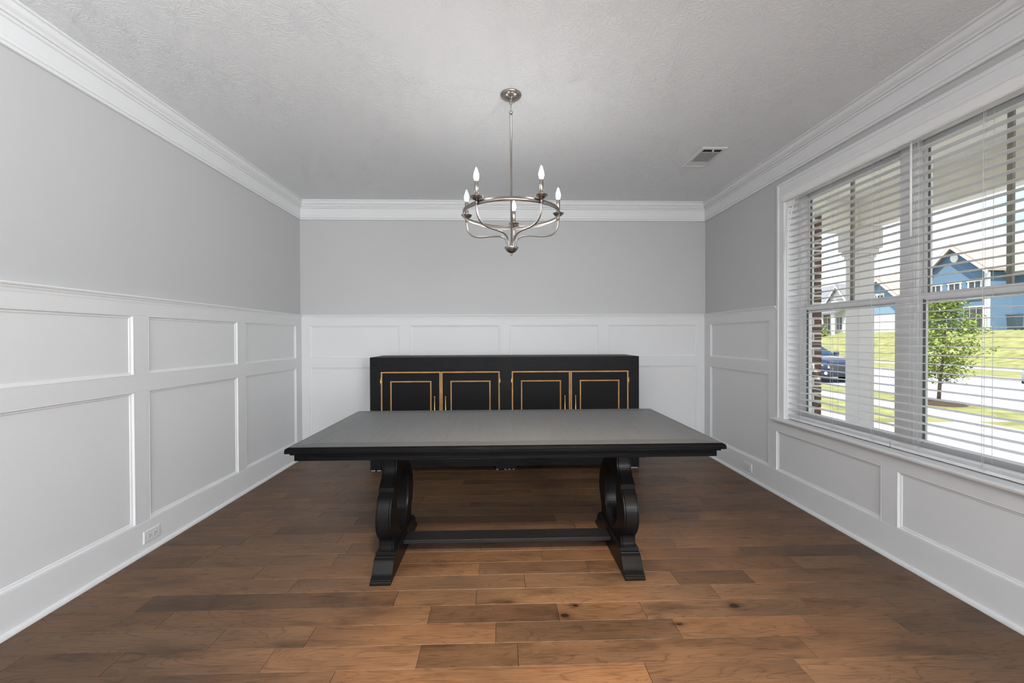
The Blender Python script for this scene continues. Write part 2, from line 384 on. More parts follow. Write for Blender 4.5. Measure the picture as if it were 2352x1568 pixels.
for a, b, y0, y1 in PL:
    g = .0006; t = .0008; z = rnd.uniform(-.0004, .0004)
    mb = MB()
    A = [(a+g, y0+g), (b-g, y0+g), (b-g, y1-g), (a+g, y1-g)]
    B = [(a+g+t, y0+g+t), (b-g-t, y0+g+t), (b-g-t, y1-g-t), (a+g+t, y1-g-t)]
    mb.loops([[(x, y, -.0134) for x, y in A], [(x, y, z-.0012) for x, y in A], [(x, y, z) for x, y in B]])
    o = mb.build('plank', FLOOR, sub)
    tn = rnd.choice([(1, 1, 1), (.92, .90, .88), (.80, .78, .77), (1.08, 1.03, .98), (.88, .90, .92), (1.0, .94, .88)])
    for (ty, tx), c in tones:
        if y0 <= ty < y1 and a <= tx < b: tn = c
    o.color = (*tn, 1)

hf = box('hall_floor', FLOOR, sub, XL, XR, YR, FY0-.001, -.0134, 0)

# ceiling
ce = box('ceiling', CEIL, None, XL-.15, XR+.2, YR-.15, YB+.15, ZC, ZC+.15)
tag(ce, 'textured light grey plaster ceiling', 'ceiling', kind='structure')

# walls
OY0, OY1, OZ0, OZ1 = 1.452, 3.178, .600, 2.402         # window opening
wl = box('wall_left', WALL, None, XL-.15, XL, YR-.15, YB, 0-.12, ZC)
tag(wl, 'long grey wall with white wainscot panels opposite the window', 'wall', kind='structure')
wb = box('wall_back', WALL, None, XL-.15, XR+.2, YB, YB+.15, -.12, ZC)
tag(wb, 'grey end wall with white wainscot behind the sideboard', 'wall', kind='structure')
mb = MB()
mb.box(XR, XR+.2, OY1, YB, -.12, ZC).box(XR, XR+.2, YR-.15, -3.4, -.12, ZC).box(XR, XR+.2, -1.6, OY0, -.12, ZC).box(XR, XR+.2, -3.4, -1.6, -.12, .6).box(XR, XR+.2, -3.4, -1.6, 2.4, ZC).box(XR, XR+.2, OY0, OY1, -.12, OZ0).box(XR, XR+.2, OY0, OY1, OZ1, ZC)
wr = mb.build('wall_right', WALL); tag(wr, 'grey wall with white wainscot holding the twin window', 'wall', kind='structure')
mb = MB()
mb.box(XL-.15, -1.75, YR-.15, YR, -.12, ZC).box(1.85, XR+.2, YR-.15, YR, -.12, ZC).box(-1.75, 1.85, YR-.15, YR, 2.6, ZC).box(-1.75, 1.85, YR-.15, YR, -.12, .3)
wq = mb.build('wall_rear', WALL); 
wn = thing('window_3', (.05, YR-.07, .3), 'wide glazed opening of the hall behind the camera', 'window', kind='structure')
for xx in (-1.72, -.55, .62, 1.79): box('window_frame', VINYL, wn, xx-.03, xx+.06, YR-.11, YR-.04, .3, 2.6)
for zz in (.3, 2.54): box('window_rail', VINYL, wn, -1.75, 1.85, YR-.10, YR-.05, zz, zz+.06)
for xa, xb in ((-1.66, -.58), (-.49, .59), (.68, 1.76)): box('pane', GLASS, wn, xa, xb, YR-.078, YR-.072, .36, 2.54)
wn4 = thing('window_4', (XR+.1, -2.5, .6), 'unseen hall window added around the side fill light behind the camera', 'window', kind='structure')  # out of view, added to go with the side area light
for yy in (-3.4, -2.53, -1.66): box('window_frame', VINYL, wn4, XR+.08, XR+.14, yy, yy+.06, .6, 2.4)
for zz in (.6, 1.47, 2.34): box('window_rail', VINYL, wn4, XR+.085, XR+.135, -3.4, -1.6, zz, zz+.06)
for ya, yb in ((-3.34, -2.53), (-2.47, -1.66)): box('pane', GLASS, wn4, XR+.108, XR+.114, ya, yb, .66, 2.34)
tag(wq, 'hall wall behind the camera with a wide glazed opening', 'wall', kind='structure')

# wainscot
CR_PROF = [(0, 1.522), (.034, 1.522), (.036, 1.517), (.033, 1.511), (.027, 1.507), (.026, 1.502), (.021, 1.495), (.019, 1.486), (.017, 1.480), (0, 1.478)]
MOULD = [(0.0, .0165), (.003, .0178), (.006, .0165), (.0085, .0095), (.012, .0072), (.018, .0066), (.0195, .0050), (.0215, .0025)]
ZP = [(.188, .965), (1.060, 1.410)]
def wains(wallobj, wall, panels, u0, u1, zp=ZP, rails=None, ztop=1.48):
    """panels: list of (ua, ub); the boards fill the rest"""
    T = .016
    for (ua, ub) in panels:
        for (va, vb) in zp:
            wbox(MB(), wall, ua, ub, va, vb, 0, .0025).build('panel', PANEL, wallobj)
            frame(MB(), wall, ua, ub, va, vb, MOULD).build('panel_moulding', WHITE, wallobj)
    panels = sorted(panels)
    es = [u0] + [e for p in panels for e in p] + [u1]
    lo = zp[0][0]
    for (va, vb) in (rails or [(.965, 1.060), (1.410, ztop)]):
        wbox(MB(), wall, u0, u1, va, vb, 0, T+.0008, b=.001).build('rail', PANEL, wallobj)
    spans = zp
    for a, b in zip(es[0::2], es[1::2]):
        if b-a < .005: continue
        for (va, vb) in spans:
            wbox(MB(), wall, a, b, va, vb, 0, T, b=.0006).build('stile', PANEL, wallobj)
lp = [(-3.1, -2.2), (-2.1, -1.24), (-1.15, -.31), (-.21, .62), (.715, 1.5), (1.595, 2.437), (2.533, 3.378), (3.474, 4.325)]
wains(wl, 'left', lp, YR, YB)
wains(wb, 'back', [(-2.037, -1.081), (-.969, -.010), (.100, 1.061), (1.173, 2.147)], XL+.013, XR-.013)
wains(wr, 'right', [(3.360, 4.322)], 3.272, YB)
wains(wr, 'right', [(2.346, 3.272), (1.34, 2.253)], 1.25, 3.272, zp=[(.188, .513)], rails=[(.513, .600)])
wains(wr, 'right', [(-1.15, -.31), (-.21, .62), (.715, 1.16)], -1.3, 1.25)

def moulding(name, prof, label, spans, m=WHITE):
    for i, (wall, u0, u1, m0, m1) in enumerate(spans):
        o = run(wall, u0, u1, prof, m0, m1).build(name[i], m)
        tag(o, label[i], 'trim', kind='structure')
CROWN = [(0, 2.7399), (.050, 2.7399), (.051, 2.7285), (.041, 2.7275), (.0435, 2.720), (.0425, 2.711), (.038, 2.702), (.030, 2.694), (.023, 2.689), (.0205, 2.684),
         (.029, 2.682), (.031, 2.677), (.029, 2.672), (.019, 2.671), (.0225, 2.666), (.0215, 2.660), (.018, 2.656), (.0100, 2.654), (.0125, 2.650), (.0125, 2.580), (.0165, 2.576),
         (.0150, 2.568), (.0150, 2.560), (.0200, 2.557), (.0225, 2.552), (.0170, 2.550), (.0205, 2.546), (.0205, 2.535), (.017, 2.532), (0, 2.532)]
moulding(['trim_1', 'trim_2', 'trim_3'], CROWN, ['white crown moulding along the long panelled wall', 'white crown moulding above the sideboard wall', 'white crown moulding above the window wall'],
         [('left', YR, YB, 0, 1), ('back', XL, XR, 1, 1), ('right', YR, YB, 0, 1)])
moulding(['trim_4', 'trim_5', 'trim_6', 'trim_7'], CR_PROF, ['white chair rail along the long panelled wall', 'white chair rail behind the sideboard', 'short white chair rail between corner and window casing', 'white chair rail of the hall beyond the window'],
         [('left', YR, YB, 0, 1), ('back', XL, XR, 1, 1), ('right', 3.268, YB, 0, 1), ('right', -1.3, 1.36, 0, 0)])
BASE = [(0, .0), (.036, .0), (.0355, .007), (.032, .015), (.027, .0195), (.0185, .022), (.0185, .1868), (.017, .188), (0, .188)]
moulding(['baseboard_left', 'baseboard_back', 'baseboard_right'], BASE, ['white baseboard with shoe moulding along the long wall', 'white baseboard behind the sideboard', 'white baseboard with shoe moulding under the window'],
         [('left', YR, YB, 0, 1), ('back', XL, XR, 1, 1), ('right', YR, YB, 0, 1)])

# ================================================================== twin window
MID = 2.315
casing = thing('trim_8', (XR, MID, .62), 'white stepped window casing around the twin window', 'trim', kind='structure')
CW = .085
cp = [(0, .014), (.004, .017), (.022, .0175), (.024, .0155), (.062, .0165), (.064, .021), (.076, .022), (.085, .020), (.085, 0)]   # inset outward from opening edge, n
oz = .622
def jam(sgn, ue):
    L0 = [W('right', ue+sgn*d, oz, n) for d, n in cp] + [W('right', ue, oz, 0)]
    L1 = [W('right', ue+sgn*d, OZ1+d, n) for d, n in cp] + [W('right', ue, OZ1, 0)]
    return MB().loops([L0, L1])
jam(1, OY1).build('side_casing', WHITE, casing); jam(-1, OY0).build('side_casing', WHITE, casing)
L0 = [W('right', OY0-d, OZ1+d, n) for d, n in cp] + [W('right', OY0, OZ1, 0)]
L1 = [W('right', OY1+d, OZ1+d, n) for d, n in cp] + [W('right', OY1, OZ1, 0)]
MB().loops([L0, L1]).build('head_casing', WHITE, casing)
sp = [(2.188, .606), (2.186, .612), (2.188, .619), (2.194, .622), (2.36, .622), (2.36, .601), (2.19, .601)]
MB().loops([[(x, OY0-.105, z) for x, z in sp], [(x, OY1+.105, z) for x, z in sp]]).build('stool', WHITE, casing)
# jamb lining
XW = XR+.10
mb = MB(); mb.box(XR+.001, XW+.08, OY1-.006, OY1, .622, OZ1).build('jamb_lining', WHITE, casing)
MB().box(XR+.001, XW+.08, OY0, OY0+.006, .622, OZ1).build('jamb_lining', WHITE, casing)
MB().box(XR+.001, XW+.08, OY0, OY1, OZ1-.006, OZ1).build('jamb_lining', WHITE, casing)
def window(n, y0, y1, label):
    r = thing('window_%d' % n, (XW, (y0+y1)/2, .622), label, 'window', kind='structure')
    zt, zb, zm = 2.375, .632, 1.492
    # outer frame
    f = MB(); t = .022
    f.box(XW, XW+.085, y0, y0+t, zb-.01, zt+.02).box(XW, XW+.085, y1-t, y1, zb-.01, zt+.02).box(XW, XW+.085, y0, y1, zt, zt+.021).box(XW, XW+.085, y0, y1, zb-.012, zb+.01)
    f.build('window_frame', VINYL, r)
    # stepped tracks
    f = MB()
    for yy, sg in ((y0+t, 1), (y1-t, -1)):
        f.box(XW+.036, XW+.042, yy, yy+sg*.010, zb, zt).box(XW+.006, XW+.012, yy, yy+sg*.008, zb, zt)
    f.build('sash_track', VINYL, r)
    # upper sash (outer), lower sash (inner)
    for nm, xs, za, zc, w in (('upper_sash', XW+.045, zm-.028, zt, .030), ('lower_sash', XW+.010, zb+.005, zm+.020, .040)):
        s = MB(); a, b = y0+t+.003, y1-t-.003
        s.box(xs, xs+.03, a, a+w, za, zc, b=.003).box(xs, xs+.03, b-w, b, za, zc, b=.003)
        s.box(xs+.001, xs+.029, a, b, zc-.040 if nm == 'lower_sash' else zc-.034, zc, b=.003).box(xs+.001, xs+.029, a, b, za, za+(.050 if nm == 'lower_sash' else .040), b=.003)
        so = s.build(nm, VINYL, r)
        MB().box(xs+.013, xs+.017, a+w-.004, b-w+.004, za+.03, zc-.03).build('pane', GLASS, so)
        for yy in (b-w-.004,): MB().box(xs-.0008, xs+.012, yy, yy+.004, za+.04, zc-.034).build('gasket', GASK, so)
        if nm == 'upper_sash':
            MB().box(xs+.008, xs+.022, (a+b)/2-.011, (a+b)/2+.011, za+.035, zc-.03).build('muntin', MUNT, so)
    return r
window(1, MID+.018, OY1-.008, 'white double-hung window beside the end wall, upper sash split by one muntin')
window(2, OY0+.008, MID-.018, 'white double-hung window farther from the end wall, upper sash split by one muntin')
MB().box(XW-.004, XW+.085, MID-.020, MID+.020, .622, OZ1-.006).build('mullion', VINYL, casing)

# ================================================================== blinds
NSL, ZS0, DZ = 35, 2.283, .04635
def blind(y0, y1, label, ladders, wand_pts, wand_r):
    r = thing('window_blind', (XR+.035, (y0+y1)/2, .624), label, 'blind', 'slatted blinds in the twin window')
    box('headrail', SLAT, r, XR+.008, XR+.060, y0, y1, 2.340, 2.394, b=.002)
    proto = None; yc = (y0+y1)/2
    prof = [(-.0245, -.0004), (-.0235, .0012), (0, .0022), (.0235, .0012), (.0245, -.0004), (.0235, -.0016), (0, -.0008), (-.0235, -.0016)]
    me = MB(); XS = XR+.0345
    me.loops([[(XS+a, y0, ZS0+b) for a, b in prof], [(XS+a, y1, ZS0+b) for a, b in prof]])
    zs = [ZS0-i*DZ for i in range(NSL)] + [.6615, .6575, .6535, .6495]
    for i, z in enumerate(zs):
        if proto is None: proto = me.build('slat', SLAT, r)
        else:
            c = clone(proto, r); c.location = (rnd.uniform(-.0006, .0006), rnd.uniform(-.0015, .0015), z-ZS0)
    box('bottom_rail', SLAT, r, XS-.0245, XS+.0245, y0, y1, .628, .646, b=.003)
    for yl in ladders:
        mb = MB()
        for xx in (XS-.0256, XS+.0256):
            mb.tube([(xx, yl, 2.345), (xx, yl, .64)], .0009, 5)
        mb.tube([(XS, yl+.012, 2.345), (XS, yl+.012, .64)], .0008, 5)
        # slack of the gathered ladder at the bottom
        mb.tube([(XS-.0256, yl, .668), (XS-.030, yl-.012, .660), (XS-.033, yl-.030, .652), (XS-.029, yl-.018, .643), (XS-.026, yl-.004, .636)], .0009, 5)
        mb.build('ladder_cord', CORD, r)
        rg = MB()
        for i in range(NSL):
            z = ZS0-i*DZ-.0022
            rg.box(XS-.0256, XS+.0256, yl-.0006, yl+.0006, z-.0005, z+.0005)
        rg.build('ladder_rung', CORD, r)['kind'] = 'stuff'
    w = MB().tube(wand_pts, wand_r, 8).build('tilt_wand', SLAT, r)
    a = Vector(wand_pts[0]); MB().tube([a+Vector((0, 0, .022)), a], .0018, 6).build('wand_hook', CHROME, w)
    return r
blind(2.328, 3.168, 'white slatted blind nearest the brick pier, wand leaning against the casing', (3.045, 2.752, 2.443), [(2.2485, 3.096, 2.318), (2.212, 3.172, 1.862)], .0042)
blind(1.460, 2.320, 'white slatted blind with its wand hanging straight down beside the mullion', (2.163, 1.866, 1.60), [(2.2435, 2.193, 2.320), (2.2430, 2.192, 1.815)], .0052)
va = thing('blind_valance', (XR-.03, MID, 2.33), 'long white moulded valance covering the headrails of both blinds', 'valance')
vp = [(2.2365, 2.326), (2.222, 2.326), (2.218, 2.331), (2.221, 2.336), (2.2235, 2.340), (2.2235, 2.376), (2.220, 2.383), (2.213, 2.389), (2.213, 2.396), (2.2365, 2.396)]
MB().loops([[(x, OY0+.004, z) for x, z in vp], [(x, OY1-.004+.012, z) for x, z in vp]]).build('board', SLAT, va)
box('end_return', SLAT, va, 2.2225, 2.247, OY1+.0085, OY1+.0145, 2.330, 2.394)

# ================================================================== electrical outlets
def outlet(wall, uc, vc, label):
    p0 = W(wall, uc, vc, .0185)
    r = thing('outlet', p0, label, 'outlet', 'outlets in the baseboards')
    hw, hh = .0585, .0365
    mb = MB()
    L = []
    for d, n in [(0, .0185), (0, .0205), (.004, .0238), (.007, .0245)]:
        L.append([W(wall, uc-hw+d, vc-hh+d, n), W(wall, uc+hw-d, vc-hh+d, n), W(wall, uc+hw-d, vc+hh-d, n), W(wall, uc-hw+d, vc+hh-d, n)])
    mb.loops(L).build('cover_plate', PLASTIC, r)
    for s in (-1, 1):
        cu = uc+s*.0195
        pts = []
        for j in range(20):
            a = 2*math.pi*j/20
            pts.append((max(-.0145, min(.0145, .0172*math.cos(a))), .0172*math.sin(a)))
        f = MB().loops([[W(wall, cu+a, vc+b, .0242) for a, b in pts], [W(wall, cu+a*.97, vc+b*.97, .0260) for a, b in pts]]).build('receptacle', PLASTIC, r)
        k = MB()
        for v in (-.0062, .0062):
            wbox(k, wall, cu-.0085, cu+.0005, vc+v-.0012, vc+v+.0012, .0258, .0263)
        wbox(k, wall, cu+.0060, cu+.0105, vc-.0022, vc+.0022, .0258, .0263)
        k.build('slots', DARK, f)
    sc = MB(); wbox(sc, wall, uc-.002, uc+.002, vc-.002, vc+.002, .0244, .0254, b=.0008); sc.build('screw', PLASTIC, r)
outlet('left', 2.538, .0935, 'white duplex outlet in the baseboard of the long panelled wall')
outlet('right', 3.640, .0995, 'white duplex outlet in the baseboard between corner and window')

# ================================================================== ceiling vent
vt = thing('ceiling_vent', (1.668, 3.335, ZC), 'white rectangular air register in the ceiling near the window wall', 'vent')
vx0, vx1, vy0, vy1 = 1.566, 1.768, 3.150, 3.515
mb = MB(); L = []
for d, z in [(0, ZC-.0005), (0, ZC-.004), (.006, ZC-.008), (.026, ZC-.010), (.028, ZC-.006)]:
    L.append([(vx0+d, vy0+d, z), (vx1-d, vy0+d, z), (vx1-d, vy1-d, z), (vx0+d, vy1-d, z)])
mb.loops(L, cap=False).build('frame', PLASTIC, vt)
box('duct_opening', DARK, vt, vx0+.026, vx1-.026, vy0+.026, vy1-.026, ZC-.004, ZC-.0006)
for i in range(11):
    x = vx0+.036+i*.0128
    MB().prism([(x-.0034, ZC-.0098), (x+.0030, ZC-.0098), (x+.0052, ZC-.004), (x+.0005, ZC-.004)], 'y', 3.2242, 3.4048).build('louver', PLASTIC, vt)
for i in range(4):
    y = 3.168+.013*i+.008
    box('cross_louver', DARK, vt, vx0+.028, vx1-.028, y, y+.002, ZC-.0085, ZC-.003)
MB().prism([(3.412, ZC-.010), (3.418, ZC-.010), (3.488, ZC-.005), (3.488, ZC-.0035)], 'x', vx0+.028, vx1-.028).build('deflector', PLASTIC, vt)
box('cross_bar', PLASTIC, vt, vx0+.028, vx1-.028, 3.218, 3.224, ZC-.010, ZC-.003); box('cross_bar', PLASTIC, vt, vx0+.028, vx1-.028, 3.405, 3.411, ZC-.010, ZC-.003)
box('damper_lever', PLASTIC, vt, 1.664, 1.670, 3.176, 3.196, ZC-.022, ZC-.006)

# ================================================================== dining table
TC = 2.458; TXC = .0365; TH = .755
tb = thing('dining_table', (TXC, TC, 0), 'black trestle dining table standing in front of the sideboard', 'table')
fx0, fx1, fy0, fy1 = -1.006, 1.079, 1.972, 2.946        # flat of the top
BW = .085
# top: stepped edge
mb = MB(); L = []
for d, z in [(-.002, TH-.0006), (.001, TH-.0022), (.004, TH-.0022), (.009, TH-.0042), (.0125, TH-.009), (.0135, TH-.0145), (.0135, TH-.0275), (-.004, TH-.0275), (-.004, TH-.0385), (-.018, TH-.0385), (-.018, TH-.070), (-.045, TH-.070)]:
    L.append([(fx0-d, fy0-d, z), (fx1+d, fy0-d, z), (fx1+d, fy1+d, z), (fx0-d, fy1+d, z)])
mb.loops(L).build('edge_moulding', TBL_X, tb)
seam = .0006
def quad(name, pts, m_):
    return MB().loops([[(x, y, TH-.006) for x, y in pts], [(x, y, TH) for x, y in pts]]).build(name, m_, tb)
s = seam
e = .0025
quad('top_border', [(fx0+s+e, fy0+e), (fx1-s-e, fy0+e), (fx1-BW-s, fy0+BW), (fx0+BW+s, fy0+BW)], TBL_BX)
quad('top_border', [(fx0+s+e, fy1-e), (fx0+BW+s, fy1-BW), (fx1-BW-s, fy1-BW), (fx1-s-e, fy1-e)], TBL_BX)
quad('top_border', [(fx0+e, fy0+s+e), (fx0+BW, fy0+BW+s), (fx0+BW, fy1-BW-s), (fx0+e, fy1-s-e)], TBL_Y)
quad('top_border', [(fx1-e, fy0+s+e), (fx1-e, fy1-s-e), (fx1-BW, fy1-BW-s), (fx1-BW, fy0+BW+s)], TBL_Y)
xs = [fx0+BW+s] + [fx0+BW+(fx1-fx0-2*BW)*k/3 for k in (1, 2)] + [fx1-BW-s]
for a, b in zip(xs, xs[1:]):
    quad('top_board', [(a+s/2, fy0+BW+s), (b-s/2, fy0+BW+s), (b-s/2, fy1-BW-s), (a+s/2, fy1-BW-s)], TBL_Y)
# trestles
def lerp(pts, t):
    for (a, va), (b, vb) in zip(pts, pts[1:]):
        if t <= b: 
            k = (t-a)/(b-a) if b > a else 0
            return va+(vb-va)*k
    return pts[-1][1]
def smooth_curve(ctrl, n):
    """Catmull-Rom through (y,z) control points"""
    P = [Vector((a, b)) for a, b in ctrl]; out = []
    P = [P[0]*2-P[1]] + P + [P[-1]*2-P[-2]]
    for i in range(1, len(P)-2):
        for k in range(n):
            t = k/n
            out.append(.5*((2*P[i])+(-P[i-1]+P[i+1])*t+(2*P[i-1]-5*P[i]+4*P[i+1]-P[i+2])*t*t+(-P[i-1]+3*P[i]-3*P[i+1]+P[i+2])*t**3))
    out.append(P[-2]); return [(p.x, p.y) for p in out]
def trestle(xc):
    pw = .040
    foot_y = .341
    # outer contour of one post, distance from centre plane vs height
    outer = [(.226, .118), (.226, .128)] + smooth_curve([(.222, .130), (.219, .150), (.222, .178), (.252, .212), (.281, .260), (.287, .310), (.276, .366), (.250, .408), (.219, .430)], 4) + \
            [(.214, .432), (.214, .458)] + smooth_curve([(.209, .460), (.172, .492), (.150, .530), (.143, .575), (.143, .690)], 4)
    inner = []
    for (d, z) in outer:
        zz = (z-.318)/.172
        inner.append((.142*math.sqrt(max(0, 1-abs(zz)**2.2)) if abs(zz) < 1 else 0.0, z))
    for sg in (-1, 1):
        # cross-section across X: bead line near both edges
        cs = [(-pw, -.004), (-pw+.007, -.0035), (-pw+.0085, -.0065), (-pw+.010, 0.0), (pw-.010, 0.0), (pw-.0085, -.0065), (pw-.007, -.0035), (pw, -.004)]
        L = []
        for (d, z), (di, _) in zip(outer, inner):
            ring = [(xc+a, TC+sg*(d+o), z) for a, o in cs]
            ring += [(xc+pw, TC+sg*(di+.0), z), (xc+pw-.010, TC+sg*max(0, di-.004), z), (xc-pw+.010, TC+sg*max(0, di-.004), z), (xc-pw, TC+sg*(di+.0), z)]
            L.append(ring)
        MB().loops(L).build('carved_post', TBL_S, tb)
    # block collars
    for sg in (-1, 1):
        box('collar', TBL_S, tb, xc-pw-.001, xc+pw+.001, TC+sg*.190, TC+sg*.2165, .4325, .4575, b=.0015)
    # top cleat under the apron
    box('top_cleat', TBL_S, tb, xc-.045, xc+.045, TC-.36, TC+.36, TH-.075-.03, TH-.068, b=.003)
    # foot: sled profile
    half = [(.341, 0), (.343, .006), (.342, .014), (.337, .0195), (.331, .0205), (.330, .0235)] + smooth_curve([(.326, .026), (.305, .040), (.288, .066), (.270, .092), (.255, .101)], 4) + [(.2545, .106), (.2365, .106), (.236, .119)]
    poly = [(TC-a, z) for a, z in half] + [(TC+a, z) for a, z in reversed(half)]
    MB().prism(poly, 'x', xc-.0535, xc+.0535).build('foot', TBL_S, tb, bevel=.002)
for xc in (-.6235, .699): trestle(xc)
box('stretcher', TBL_BS, tb, -.5695, .645, 2.403, 2.518, .0715, .0935, b=.002)

# ================================================================== sideboard
SB0, SB1, SY, SYB, SH = -1.243, 1.3395, 3.9465, 4.398, 1.0885
sb = thing('sideboard', ((SB0+SB1)/2, 4.17, 0), 'long black sideboard with four gold-trimmed doors against the end wall', 'sideboard')
FD = .10; FT = .134; FB = .085; Z0 = .040
T = .02
g = .0007
box('top_panel', SIDE_M, sb, SB0, SB1, SY+.0205, SYB, SH-.03, SH, b=.0015)
for a, b in ((SB0, SB0+.03), (SB1-.03, SB1)): box('side_panel', SIDE_M, sb, a, b, SY+.0205, SYB, .0, SH-.031, b=.0015)
box('back_panel', SIDE_P, sb, SB0+.031, SB1-.031, SYB-.015, SYB-.001, Z0, SH-.031)
box('bottom_panel', SIDE_P, sb, SB0+.031, SB1-.031, SY+.03, SYB-.016, Z0+.01, Z0+.035)
def ext(name, poly, y0, y1, m_): return MB().prism(poly, 'y', y0, y1).build(name, m_, sb)
ext('top_rail', [(SB0+g, SH), (SB1-g, SH), (SB1-FD-g, SH-FT), (SB0+FD+g, SH-FT)], SY, SY+T, SIDE_M)
ext('side_stile', [(SB0, .012), (SB0, SH-g), (SB0+FD, SH-FT-g), (SB0+FD, .012)], SY, SY+T, SIDE_M)
ext('side_stile', [(SB1, .012), (SB1-FD, .012), (SB1-FD, SH-FT-g), (SB1, SH-g)], SY, SY+T, SIDE_M)
ext('centre_stile', [(-.006, Z0+FB), (-.006, SH-FT-.001), (.103, SH-FT-.001), (.103, Z0+FB)], SY+.004, SY+T, SIDE_M)
ext('bottom_rail', [(SB0+FD+g, Z0), (SB1-FD-g, Z0), (SB1-FD-g, Z0+FB), (SB0+FD+g, Z0+FB)], SY+.002, SY+T, SIDE_M)
box('centre_foot', SIDE_M, sb, -.052, .149, SY+.002, SY+.10, .010, Z0-.0005, b=.001)
for a, b in ((SB0+.004, SB0+FD-.004), (SB1-FD+.004, SB1-.004), (-.048, .145)):
    for k in range(5):
        x = a+(b-a)*(k+.35)/5
        if (k*7+int(a*10)) % 5 == 2: continue
        MB().lathe((x, SY+.022, .0), [(.0, .0), (.010, .0), (.010, .0115), (0, .0115)], 10).build('felt_glide', PLASTIC, sb)
DZ0, DZ1 = Z0+FB+.004, SH-FT-.004
for i, (xa, xb, hs) in enumerate([(-1.1405, -.5725, 1), (-.5695, -.0085, -1), (.1055, .6705, 1), (.6735, 1.2365, -1)]):
    d = box('door', SIDE_P, sb, xa, xb, SY+.003, SY+.021, DZ0, DZ1)
    def gold_frame(x0, x1, z0, z1, w, name):
        L = []
        for dd, n in [(0, 0), (0, .005), (.002, .0075), (w/2, .0095), (w-.002, .0075), (w, .005), (w, 0)]:
            L.append([(x0+dd, SY+.003-n, z0+dd), (x1-dd, SY+.003-n, z0+dd), (x1-dd, SY+.003-n, z1-dd), (x0+dd, SY+.003-n, z1-dd)])
        MB().loops(L, cap=False).build(name, GOLD, d)
    gold_frame(xa, xb, DZ0, DZ1, .0135, 'edge_trim'); gold_frame(xa+.089, xb-.089, DZ0+.089, DZ1-.089, .0120, 'inset_trim')
    hx = xb-.055 if hs > 0 else xa+.045
    h = MB(); y = SY-.024
    h.tube([(hx, y, .712), (hx, y, .40)], .0058, 10); h.lathe((hx, y, .712), [(0, .008), (.006, .006), (.008, 0), (.006, -.005), (.0045, -.007)], 12); h.lathe((hx, y, .40), [(.0045, .007), (.006, .005), (.008, 0), (.006, -.006), (0, -.008)], 12)
    for zz in (.698, .414): h.tube([(hx, y, zz), (hx, SY+.003, zz)], .0042, 8)
    h.build('handle', BRASS, d)
    ex = xa-.0012 if hs > 0 else xb+.0012
    for zz in (.811, .20):
        MB().tube([(ex, SY-.003, zz), (ex, SY-.003, zz+.078)], .0055, 8).build('hinge', BRASS, d)

# ================================================================== chandelier
CX, CY = .069, 2.500
ch = thing('chandelier', (CX, CY, 1.77), 'brushed nickel five-candle chandelier hanging over the black table', 'chandelier')
MB().lathe((CX, CY, ZC), [(.064, -.0005), (.0645, -.004), (.062, -.010), (.052, -.019), (.036, -.027), (.016, -.0325), (.009, -.034), (.0085, -.040), (0, -.041)], 40).build('canopy', NICKEL, ch)
for a in (.6, 2.5): MB().lathe((CX+.036*math.cos(a-1.5), CY+.036*math.sin(a-1.5), ZC-.0268), [(.0045, 0), (.004, -.004), (0, -.0055)], 10).build('canopy_screw', NICKEL, ch)
def torus(c, R_, r_, ax, n=20, sz=1.0):
    pts = []
    for j in range(n+1):
        a = 2*math.pi*j/n
        u, v = R_*math.cos(a), R_*math.sin(a)*sz
        pts.append((c[0]+(u if ax == 'x' else 0), c[1]+(u if ax == 'y' else 0), c[2]+v))
    return MB().tube(pts, r_, 7)
torus((CX, CY, ZC-.049), .010, .0023, 'x').build('canopy_loop', NICKEL, ch)
torus((CX, CY, ZC-.078), .0095, .0022, 'y', sz=2.3).build('chain_link', NICKEL, ch)
torus((CX, CY, ZC-.107), .0095, .0023, 'x').build('rod_loop', NICKEL, ch)
MB().lathe((CX, CY, 0), [(.0, ZC-.116), (.007, ZC-.116), (.0078, ZC-.128), (.0062, ZC-.130), (.0062, 1.842), (.009, 1.842), (.009, 1.820), (0, 1.82)], 16).build('rod', NICKEL, ch)
MB().lathe((CX, CY, 1.815), [(0, .004), (.030, .004), (.0415, .0055), (.0425, .002), (.040, -.006), (.033, -.016), (.022, -.025), (.010, -.0305), (.005, -.033), (.0055, -.037), (.007, -.041), (.0045, -.046), (0, -.047)], 28).build('bottom_cup', NICKEL, ch)
RR, ZR = .292, 2.016
MB().lathe((CX, CY, ZR), [(RR-.0018, -.0115), (RR+.0018, -.0115), (RR+.0018, .0115), (RR-.0018, .0115), (RR-.0018, -.0115)], 96).build('ring', NICKEL, ch)
RA = .303
